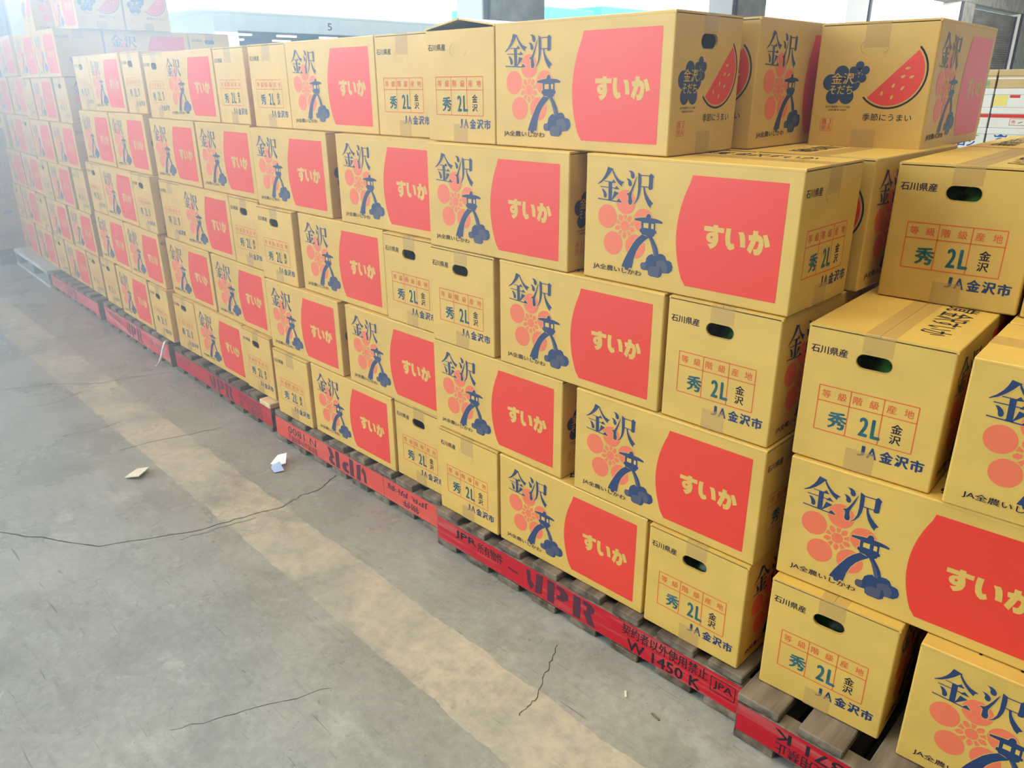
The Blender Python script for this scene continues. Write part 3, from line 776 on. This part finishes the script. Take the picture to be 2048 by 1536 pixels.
def mix(fac, a, b, mode='MIX'):
    x = n.nodes.new('ShaderNodeMix'); x.data_type = 'RGBA'; x.blend_type = mode
    if isinstance(fac, (int, float)): x.inputs[0].default_value = fac
    else: LK.new(fac, x.inputs[0])
    for sck, v in ((x.inputs[6], a), (x.inputs[7], b)):
        if isinstance(v, tuple): sck.default_value = (*v, 1)
        else: LK.new(v, sck)
    return x.outputs[2]
def math_(op, a, b=0.0, c=0.0):
    x = n.nodes.new('ShaderNodeMath'); x.operation = op
    for i, v in enumerate((a, b, c)):
        if isinstance(v, (int, float)): x.inputs[i].default_value = v
        else: LK.new(v, x.inputs[i])
    return x.outputs[0]
big = noise(1.7, 8, .65)
base = ramp(big, .3, (.20, .203, .178), .72, (.33, .335, .295))
fine = noise(45, 10, .7)
base = mix(.55, base, ramp(fine, .25, (.55, .55, .55), .75, (1.25, 1.25, 1.25)), 'MULTIPLY')
sc1 = noise(1, 9, .75, (3, 26, 1)); sc2 = noise(1, 9, .75, (24, 5, 1))
base = mix(ramp(sc1, .56, (0, 0, 0), .70, (.55, .55, .55)), base, (.115, .115, .10))
base = mix(ramp(sc2, .60, (0, 0, 0), .72, (.45, .45, .45)), base, (.13, .13, .115))
grime = noise(5.5, 9, .72)
base = mix(ramp(grime, .50, (0, 0, 0), .74, (.5, .5, .5)), base, (.14, .138, .118))
base = mix(ramp(noise(2.6, 8, .7, (1.0, 1.5, 1)), .56, (0, 0, 0), .66, (.35, .35, .35)), base, (.46, .46, .42))
base = mix(ramp(noise(130, 3, .5), .66, (0, 0, 0), .72, (.6, .6, .6)), base, (.10, .098, .085))
def scratches(rot, sy, sx, thr, amt):
    mp = n.nodes.new('ShaderNodeMapping'); mp.inputs['Rotation'].default_value = (0, 0, rot); mp.inputs['Scale'].default_value = (sx, sy, 1)
    LK.new(tc.outputs['Object'], mp.inputs[0])
    x = n.nodes.new('ShaderNodeTexNoise'); x.inputs['Scale'].default_value = 1; x.inputs['Detail'].default_value = 3; x.inputs['Distortion'].default_value = .6
    LK.new(mp.outputs[0], x.inputs['Vector'])
    return ramp(x.outputs['Fac'], thr, (0, 0, 0), thr + .03, (amt,) * 3)
for rot_, sy_, sx_, th_ in ((.3, 150, 7, .70), (1.1, 170, 8, .71), (-.5, 140, 6, .705), (2.2, 190, 10, .71)):
    base = mix(scratches(rot_, sy_, sx_, th_, .65), base, (.085, .083, .07))
# walkway line: a strip of cream paint worn away in patches
sep = n.nodes.new('ShaderNodeSeparateXYZ'); LK.new(tc.outputs['Object'], sep.inputs[0])
yw = math_('ADD', sep.outputs['Y'], math_('MULTIPLY', math_('SUBTRACT', noise(9, 7), .5), .04))
yw = math_('ADD', yw, math_('MULTIPLY', sep.outputs['X'], .02))
band = math_('MULTIPLY', math_('GREATER_THAN', yw, -.465), math_('LESS_THAN', yw, -.265))
worn = mix(1.0, ramp(noise(3.1, 7, .7), .38, (.10, .10, .10), .56, (.9, .9, .9)), ramp(noise(28, 6, .7), .35, (.35, .35, .35), .6, (1, 1, 1)), 'MULTIPLY')
base = mix(math_('MULTIPLY', band, worn), base, (.46, .41, .30))
LK.new(base, B.inputs['Base Color'])
LK.new(ramp(big, .3, (.20,) * 3, .7, (.38,) * 3), B.inputs['Roughness'])
bp = n.nodes.new('ShaderNodeBump'); bp.inputs['Strength'].default_value = .12; bp.inputs['Distance'].default_value = .002
LK.new(fine, bp.inputs['Height']); LK.new(bp.outputs[0], B.inputs['Normal'])
M['floor'] = floor_m
M['crack'] = mat('floor_crack', (.045, .042, .036), .9, .1)
mb = MB()
mb.face([(-60, -14, 0), (14, -14, 0), (14, 60, 0), (-60, 60, 0)], 'floor')
rnd = random.Random(3)
for pts, w in ((((-1.077, -.996), (-.757, -.794), (-.62, -.53), (-.589, -.368), (-.561, -.272), (-.581, -.171), (-.573, -.098), (-.624, -.003)), .004),
               (((-2.526, -.651), (-2.439, -.457), (-2.268, -.283), (-2.247, -.148), (-2.164, .031)), .004),
               (((-2.177, -.635), (-2.165, -.493), (-2.25, -.312)), .0025), (((-1.427, -.501), (-1.412, -.379), (-1.374, -.228), (-1.338, -.103)), .003),
               (((.681, -.366), (.678, -.304), (.632, -.209), (.589, -.123)), .002), (((-.608, -.601), (-.59, -.509), (-.56, -.362)), .002),
               (((.15, -.95), (.22, -.80), (.30, -.62)), .0015), (((-1.75, -.62), (-1.70, -.50), (-1.72, -.38)), .002)):
    line = []
    for (xa, ya), (xb, yb) in zip(pts[:-1], pts[1:]):
        for k in range(7):
            t = k / 7; line.append((xa + (xb - xa) * t + rnd.uniform(-.006, .006), ya + (yb - ya) * t + rnd.uniform(-.004, .004)))
    line.append(pts[-1])
    for k in range(len(line) - 1):
        a, b = Vector(line[k]), Vector(line[k + 1]); t = (b - a).normalized(); q = Vector((-t.y, t.x))
        wa, wb = w * rnd.uniform(.3, .7), w * rnd.uniform(.3, .7)
        mb.face([(*(a - q * wa), .0004), (*(b - q * wb), .0004), (*(b + q * wb), .0004), (*(a + q * wa), .0004)], 'crack')
tag(mb.build('floor'), kind='structure')

# ------------------------------------------------------------------ litter on the floor
M['scrap'] = mat('scrap_board', (.62, .56, .44), .8, .2)
M['scrap_dark'] = mat('scrap_board_core', (.16, .12, .08), .9, .1)
M['paper'] = mat('paper', (.75, .75, .76), .7, .2)
M['paperblue'] = mat('blue_print', (.36, .48, .72), .6, .3)
mb = MB()
lo = [(-1.162, -.569, .004), (-1.106, -.536, .018), (-1.163, -.477, .012), (-1.202, -.509, .003)]
mb.rings([[(x, y, z) for x, y, z in lo], [(x, y, z + .0035) for x, y, z in lo]], 'scrap', True)
tag(mb.build('cardboard_scrap'), 'small cream cardboard scrap lying alone on the concrete', 'litter')
r = empty('folded_leaflet', (-.845, -.115, 0))
tag(r, 'crumpled white leaflet with a blue corner on the concrete', 'litter')
mb = MB()
P = [(-.874, -.134, .004), (-.893, -.091, .020), (-.866, -.066, .030), (-.822, -.098, .012), (-.838, -.120, .004)]
P = [(x + .845, y + .115, z) for x, y, z in P]
mb.rings([P, [(x, y, z + .0012) for x, y, z in P]], 'paper', True)
mb.build('page', r)
mb = MB()
P = [(-.862, -.134, .004), (-.834, -.116, .022), (-.786, -.126, .006), (-.800, -.158, .003), (-.832, -.154, .010)]
P = [(x + .845, y + .115, z) for x, y, z in P]
mb.rings([P, [(x, y, z + .0012) for x, y, z in P]], 'paperblue', True)
tag(mb.build('cover', r), 'blue printed cover')
mb = MB()
mb.box(-.012, .010, -.0025, .0025, .0, .003, 'scrap', .0008)
o = mb.build('wood_chip'); o.location = (.822, -.140, .0002); o.rotation_euler = (0, 0, -.9)
tag(o, 'pale wood chip on the concrete below the upright JPR letters', 'litter')
mb = MB()
mb.box(-.014, .012, -.003, .002, .0, .003, 'scrap_dark', .0008)
o = mb.build('wood_chip'); o.location = (.914, -.148, .0002); o.rotation_euler = (0, 0, -.2)
tag(o, 'dark wood splinter on the concrete near the lower right pallets', 'litter')

# white cord hanging from the pallet corner
M['cord'] = mat('white_cord', (.80, .80, .82), .6, .3)
mb = MB()
pts = [(-2.243, .052, .147), (-2.240, .046, .142), (-2.262, .040, .105), (-2.285, .034, .060), (-2.292, .018, .020), (-2.310, .006, .006)]
R = []
for k, p in enumerate(pts):
    p = Vector(p); q = Vector(pts[min(k + 1, len(pts) - 1)]) - Vector(pts[max(k - 1, 0)]); q.normalize()
    a = q.orthogonal().normalized(); b = q.cross(a)
    R.append([tuple(p + a * .005 * cos(t) + b * .003 * sin(t)) for t in [2 * pi * j / 8 for j in range(8)]])
mb.rings(R, 'cord', True)
tag(mb.build('packing_twine', smooth=True), 'short white plastic cord hanging over the worn pink pallet', 'cord')

# ------------------------------------------------------------------ watermelons seen through open handle holes
M['melon'] = noisy(mat('watermelon_rind', (.03, .12, .03), .35, .5), (.012, .045, .012), (.07, .28, .05), (6, 34, 34), 5, .42, .58)
def watermelon(x, y, z, label):
    mb = MB(); R = []
    N = 20
    for i in range(1, N):
        a = pi * i / N; rr = .112 * sin(a) ** .92; zz = -.108 * cos(a)
        if i < 3: zz += .004 * (3 - i)
        if i > N - 3: zz -= .005 * (i - N + 3)
        R.append([(rr * cos(2 * pi * k / 28) * (1 + .012 * cos(10 * pi * k / 28)), rr * sin(2 * pi * k / 28) * (1 + .012 * cos(10 * pi * k / 28)), zz) for k in range(28)])
    mb.rings(R, 'melon', True)
    o = mb.build('watermelon', smooth=True); o.location = (x, y, z); o.rotation_euler = (.3, 1.2, .4)
    tag(o, label, 'watermelon', 'watermelons inside the cartons')
    return o
def melon_in(S, row, x, b, label):
    ct, st = cos(S['th']), sin(S['th']); a, bb = x + BW / 2, b + .128
    watermelon(a * ct - bb * st, a * st + bb * ct, FZ + S['zp'] + .2732 * (row - 1) + .010 + .113, label)
melon_in(S1, 1, .7768, S1['y0'] - .0205, 'green melon inside the bottom right carton above the upright JPR pallet')
melon_in(S1, 3, .773, S1['y0'] - .003, 'dark melon inside the third-row carton of the upright JPR stack')
melon_in(SC2, 1, 1.0776, SC2['y0'] - .1379, 'green melon seen through the lowest handle hole, lower right corner')
melon_in(SC2, 3, 1.0658, SC2['y0'] - .1017, 'dark green melon in the carton below the set-back one')
melon_in(SC2, 4, 1.0909, .2729, 'dark green melon in the set-back upper carton at right')

# ------------------------------------------------------------------ grey pallet and the brown melon-variety boxes at the far end
M['greywood'] = noisy(mat('grey_painted_wood', (.42, .45, .44), .6, .3), (.36, .37, .36), (.52, .55, .54), (4, 20, 20), 6, bump=.2)
M['teal'] = mat('teal_plastic', (.10, .21, .23), .5, .4)
root = empty('grey_pallet', (-5.640, .212, 0), -.060)
tag(root, 'grey pallet with open fork slots at the far end of the row', 'pallet')
mb = MB(); mb.box(0, 1.10, 0, 1.0, .100, .129, 'greywood', .004); mb.build('top_deck', root)
mb = MB(); mb.box(0, 1.10, 0, 1.0, 0, .018, 'greywood', .004); mb.build('bottom_deck', root)
for yb in (0.006, .88):
    for xb in (0, .44, 1.02):
        mb = MB(); mb.box(xb + .004, xb + (.17 if xb == .44 else .075), yb, yb + .11, .0185, .0995, 'teal', .004); mb.build('spacer_block', root)
M['dkplastic'] = mat('dark_plastic', (.035, .055, .075), .45, .4)
root = empty('plastic_pallet', (-6.14, .105, 0), 0)
tag(root, 'dark blue plastic pallet beyond the grey one', 'pallet')
mb = MB(); mb.box(0, .48, 0, .245, .095, .125, 'dkplastic', .004); mb.build('top_deck', root)
for xb in (0.0, .36):
    mb = MB(); mb.box(xb, xb + .12, .004, .240, 0, .0948, 'dkplastic', .004); mb.build('spacer_block', root)
M['brownbox'] = noisy(mat('brown_board', (.34, .24, .15), .75, .2), (.31, .215, .13), (.37, .27, .165), (10, 10, 10), vary=.04)
TAK = None
for k in range(5):
    root = empty('melon_box', (-5.875, .2270, .1255 + k * .1865), 0)
    mb = MB(); mb.box(-.215, .215, -.1070, .1070, 0, .160, 'brownbox', .002)
    fr = Frame((.215, -.107, 0), (0, 1, 0), (0, 0, 1))
    if k % 2 == 0:
        put_text(mb, fr, 'タカミ', (.004, .085, .168, .135), 'navy', .0004, bold=.05)
        put_text(mb, fr, 'メロン', (.055, .042, .168, .072), 'navy', .0004, bold=.03)
        for q in ((.03, .018), (.12, .018)): frame_line(mb, fr, q, (q[0] + .05, q[1]), .006, 'crease', .0004)
    else:
        mb.poly(fr, [circle(.12, .105, .036, .017)], 'navy', .0004)
        for v in (.035, .052): frame_line(mb, fr, (.03, v), (.15, v), .006, 'crease', .0004)
    mb.build('box_body', root)
    mb = MB(); mb.box(-.218, .218, -.1090, .1090, .1602, .186, 'brownbox', .002); mb.build('box_lid', root)
    tag(root, ['lowest brown box lettered in blue katakana on the dark blue pallet', 'second brown box up, blue oval on its side', 'middle brown box of five, katakana lettering half lit',
               'fourth brown box up with a blue oval mark', 'topmost brown box beside the far left cartons'][k], 'cardboard box', 'brown melon boxes at the far end')

# ------------------------------------------------------------------ the hall: row of pillars, roller shutters, beam
M['concrete'] = noisy(mat('pillar_concrete', (.45, .46, .44), .85, .2), (.36, .37, .35), (.52, .53, .50), (3, 3, 3), 8)
M['white_wall'] = mat('white_paint', (.80, .80, .78), .7, .2)
M['pipe'] = mat('dark_pipe', (.06, .07, .09), .5, .4)
M['shutter'] = noisy(mat('shutter_steel', (.38, .37, .35), .5, .4, .3), (.30, .27, .24), (.46, .46, .45), (.6, .6, 3.0), 6, .3, .6)
M['teal_shutter'] = mat('teal_shutter_steel', (.10, .30, .36), .5, .4)
XW, CY = 1.64 - 10.5, -1.345
PY = [CY + 10.5 * c for c in (.250, .930, 1.690, 2.430, 3.230, 4.02)]
for k, y in enumerate(PY):
    root = empty('pillar', (XW, y, 0), 0); tag(root, kind='structure')
    mb = MB(); mb.box(-.35, .35, 0, 1.35, 0, 4.1, 'concrete', .02); mb.build('shaft', root)
    mb = MB(); mb.box(-.35, .28, -.12, -.0005, 0, 4.1, 'white_wall', .01); mb.build('white_facing', root)
    mb = MB()
    R = [[(.33 + .05 * cos(2 * pi * j / 10), -.06 + .05 * sin(2 * pi * j / 10), z) for j in range(10)] for z in (0, 4.1)]
    mb.rings(R, 'pipe', True); mb.build('downpipe', root)
mb = MB(); mb.box(XW - .35, XW + .30, -14, 62, 4.101, 5.999, 'concrete', .02); tag(mb.build('trim_1'), kind='structure')
mb = MB(); mb.box(XW - .35, 15, -14, 62, 6.0, 6.2, 'white_wall'); tag(mb.build('ceiling'), kind='structure')


def shutter(name, y0, y1, m, z1=4.1):
    root = empty(name, (XW + .05, y0, 0)); tag(root, kind='structure')
    mb = MB(); N = 44; P = []
    for k in range(N * 4 + 1):
        z = z1 * k / (N * 4); P.append((.02 * sin(2 * pi * k / 4 + .3), z))
    for (xa, za), (xb, zb) in zip(P[:-1], P[1:]):
        mb.face([(xa, 0, za), (xa, y1 - y0, za), (xb, y1 - y0, zb), (xb, 0, zb)], m)
    mb.build('slat_curtain', root)
    for yy in (0.0, y1 - y0 - .12):
        mb = MB(); mb.box(.03, .12, yy, yy + .12, 0, z1, 'pipe', .005); mb.build('guide_rail', root)


shutter('door_1', PY[4] + 1.36, PY[5] - .13, 'shutter', 4.0)
shutter('door_2', PY[0] - 2.0, PY[0] - .13, 'teal_shutter', 4.0)
mb = MB(); mb.box(XW - .3, XW + .25, PY[5] + 1.36, 62, 0, 4.1, 'concrete', .02); tag(mb.build('wall_back'), kind='structure')

# ------------------------------------------------------------------ buildings across the yard
M['bldg'] = noisy(mat('white_cladding', (.72, .82, .86), .6, .3), (.70, .80, .85), (.76, .85, .88), (.4, 2.5, .2), 3)
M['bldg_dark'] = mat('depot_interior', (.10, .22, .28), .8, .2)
M['cyan_roof'] = mat('cyan_roof', (.16, .72, .86), .5, .4)
lamp_m = mat('lamp_glow', (1, 1, 1), .5, .2)
bsdf(lamp_m).inputs['Emission Color'].default_value = (1, 1, 1, 1); bsdf(lamp_m).inputs['Emission Strength'].default_value = 1.6
M['lamp'] = lamp_m
root = empty('depot_building', (-43.4, 20.5, 0), 0)
tag(root, 'white depot across the yard with a wide dark loading bay', 'building')
mb = MB()
mb.box(-.6, 0, 0, 1.4, 0, 5.15, 'bldg'); mb.box(-.6, 0, 1.4, 15.2, 4.30, 5.15, 'bldg'); mb.box(-.6, 0, 15.2, 19.0, 0, 5.15, 'bldg')
mb.box(-.6, 0, 19.0, 34, 4.1, 5.15, 'bldg'); mb.box(-.6, 0, 34, 38, 0, 5.15, 'bldg'); mb.box(-20, -.6, 0, .3, 0, 5.15, 'bldg')
mb.build('wall', root)
mb = MB(); mb.box(-20, .9, -1.2, 39, 5.16, 5.42, 'bldg', .05); mb.build('roof', root)
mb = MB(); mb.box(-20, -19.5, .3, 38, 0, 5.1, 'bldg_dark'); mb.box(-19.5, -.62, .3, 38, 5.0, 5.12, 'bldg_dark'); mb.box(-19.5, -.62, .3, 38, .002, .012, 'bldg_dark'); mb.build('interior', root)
put = MB(); put_text(put, Frame((.01, 7.4, 4.5), (0, 1, 0), (0, 0, 1)), '5', (0, 0, .32, .42), 'navy', .005, bold=.02); put.build('bay_number', root)
for j, (xx, yy) in enumerate(((-4, 7.5), (-9, 5.5), (-9, 9), (-9, 12.5), (-15, 4), (-15, 8), (-15, 12), (-4, 12.0))):
    mb = MB(); mb.box(xx - .15, xx + .15, yy, yy + 1.5, 4.55, 4.68, 'lamp', .02); mb.build('lamp', root)
root = empty('cyan_roofed_shed', (-60, 62, 0), 0)
tag(root, 'distant shed with a bright cyan roof edge, seen above the cartons', 'building')
mb = MB(); mb.box(-10, 0, 0, 11, 0, 7.2, 'bldg'); mb.build('wall', root)
mb = MB(); mb.box(-10, .8, -.5, 11.5, 7.21, 9.0, 'cyan_roof', .1); mb.build('roof', root)
root = empty('cyan_roofed_shed', (-60, 75.5, 0), 0)
tag(root, 'second cyan roof edge, just behind the middle pillar', 'building')
mb = MB(); mb.box(-10, 0, 0, 8, 0, 7.6, 'bldg'); mb.build('wall', root)
mb = MB(); mb.box(-10, .8, -.5, 8.5, 7.61, 9.6, 'cyan_roof', .1); mb.build('roof', root)

# ------------------------------------------------------------------ pile of other produce cartons at the back right
M['tanbox'] = noisy(mat('tan_board', (.62, .46, .24), .7, .2), (.58, .43, .22), (.66, .49, .26), (6, 6, 6))
M['whitebox'] = mat('white_board', (.80, .80, .76), .6, .25)
M['leaf'] = mat('green_print', (.04, .38, .22), .6, .2)
M['blueprint'] = mat('blue_letter_print', (.03, .10, .42), .6, .2)
M['yellow'] = mat('yellow_label', (.85, .72, .22), .6, .2)
BX, BYY, BRZ = -.14, 5.05, .10
def bg_box(kind, x, y, z, w, d, h, label, group):
    root = empty('produce_carton', (BX + x * cos(BRZ) - y * sin(BRZ), BYY + x * sin(BRZ) + y * cos(BRZ), z), BRZ)
    base = {'tan': 'tanbox'}.get(kind, 'whitebox')
    mb = MB(); mb.box(-w / 2, w / 2, -d / 2, d / 2, 0, h - .0402, base, .003)
    fr = Frame((-w / 2, -d / 2, 0), (1, 0, 0), (0, 0, 1)); side = Frame((w / 2, -d / 2, 0), (0, 1, 0), (0, 0, 1))
    if kind == 'crown':
        mb.poly(fr, [circle(.085, .050, .034), circle(.085, .050, .026)[::-1]], 'blueprint', .001)
        put_text(mb, fr, 'JA', (.070, .038, .100, .062), 'blueprint', .001)
        mb.poly(fr, [[(.05, .088), (.12, .088), (.126, .104), (.106, .094), (.085, .108), (.064, .094), (.044, .104)]], 'blueprint', .001)
        put_text(mb, fr, 'メロン', (.145, .022, .310, .068), 'blueprint', .001, bold=.06)
        mb.poly(fr, [[(.16, .094), (.22, .100), (.29, .101), (.33, .094), (.26, .078), (.19, .075)]], 'leaf', .001)
        mb.poly(fr, [[(.13, .022), (.19, .024), (.22, .005), (.16, .003)]], 'leaf', .0012)
    elif kind == 'band':
        mb.face([fr(0, h - .064, .001), fr(w, h - .064, .001), fr(w, h - .042, .001), fr(0, h - .042, .001)], 'red')
        put_text(mb, fr, '秀', (.13, .030, .155, .052), 'red', .001)
        for u in (.17, .21, .25): frame_line(mb, fr, (u, .034), (u + .025, .044), .005, 'crease', .001)
        for a, b in (((.12, .02), (.31, .02)), ((.12, .062), (.31, .062)), ((.12, .02), (.12, .062)), ((.31, .02), (.31, .062))): frame_line(mb, fr, a, b, .003, 'petal', .001)
    elif kind == 'label':
        mb.face([fr(.0, .01, .001), fr(.08, .01, .001), fr(.08, .078, .001), fr(.0, .078, .001)], 'yellow')
        mb.face([fr(.09, .062, .001), fr(.15, .062, .001), fr(.15, .080, .001), fr(.09, .080, .001)], 'red')
        mb.poly(fr, [circle(.24, .024, .026, .020)], 'leaf', .001)
    else:
        frame_line(mb, fr, (.0, .062), (w, .062), .010, 'whitebox', .001)
        put_text(mb, fr, '大根', (.25, .012, .33, .048), 'leaf', .001)
    mb.build('carton_body', root)
    mb = MB(); mb.box(-w / 2 - .002, w / 2 + .002, -d / 2 - .002, d / 2 + .002, h - .040, h - .0005, base, .003); mb.build('carton_lid', root)
    tag(root, label, 'cardboard box', group)
W3, D3 = .36, .30
for c in range(2):
    z = 0.0
    for k, (kind, h) in enumerate((('crown', .1525),) * 6 + (('crown', .145), ('band', .132), ('label', .122), ('tan', .118))):
        if c == 1 and kind == 'label': kind = 'label'
        vis = k >= 6
        nm = {'crown': 'white carton with blue crown mark and green leaves', 'band': 'white carton with a red band', 'label': 'white carton with yellow and red labels', 'tan': 'tan carton topping the produce pile'}[kind]
        lab = '%s, %s column behind the slice-printed carton' % (nm, ('nearer', 'outer')[c]) if vis else 'white produce carton hidden low in the back pile'
        bg_box(kind, c * (W3 + .012), 0, z, W3, D3, h, lab, 'produce cartons piled at the back')
        z += h + .0005

# ------------------------------------------------------------------ haze volumes added to stand in for lens glare
def haze(name, x0, x1, y0, y1, z0, z1, dens, aniso, color):
    mb = MB(); mb.box(x0, x1, y0, y1, z0, z1, 'red')
    m = bpy.data.materials.new(name); m.use_nodes = True
    t = m.node_tree; t.nodes.clear()
    o = t.nodes.new('ShaderNodeOutputMaterial'); v = t.nodes.new('ShaderNodeVolumeScatter')
    v.inputs['Color'].default_value = (*color, 1); v.inputs['Density'].default_value = dens; v.inputs['Anisotropy'].default_value = aniso
    t.links.new(v.outputs[0], o.inputs['Volume'])
    mb.mats = [m]
    ob = mb.build('haze')
    tag(ob, 'added haze volume standing in for lens glare towards the far end', 'haze', 'haze volumes added for glare', 'stuff')
    return ob
haze('glare_haze', -8.0, 1.30, -2.0, .32, .75, 3.0, .05, .45, (.84, .94, 1.0))
haze('glare_haze', -7.95, 0.3, -2.95, .30, .011, 2.98, .085, .45, (.84, .94, 1.0))
haze('glare_haze', -7.9, -1.4, -2.9, .28, .012, 2.95, .12, .45, (.84, .94, 1.0))
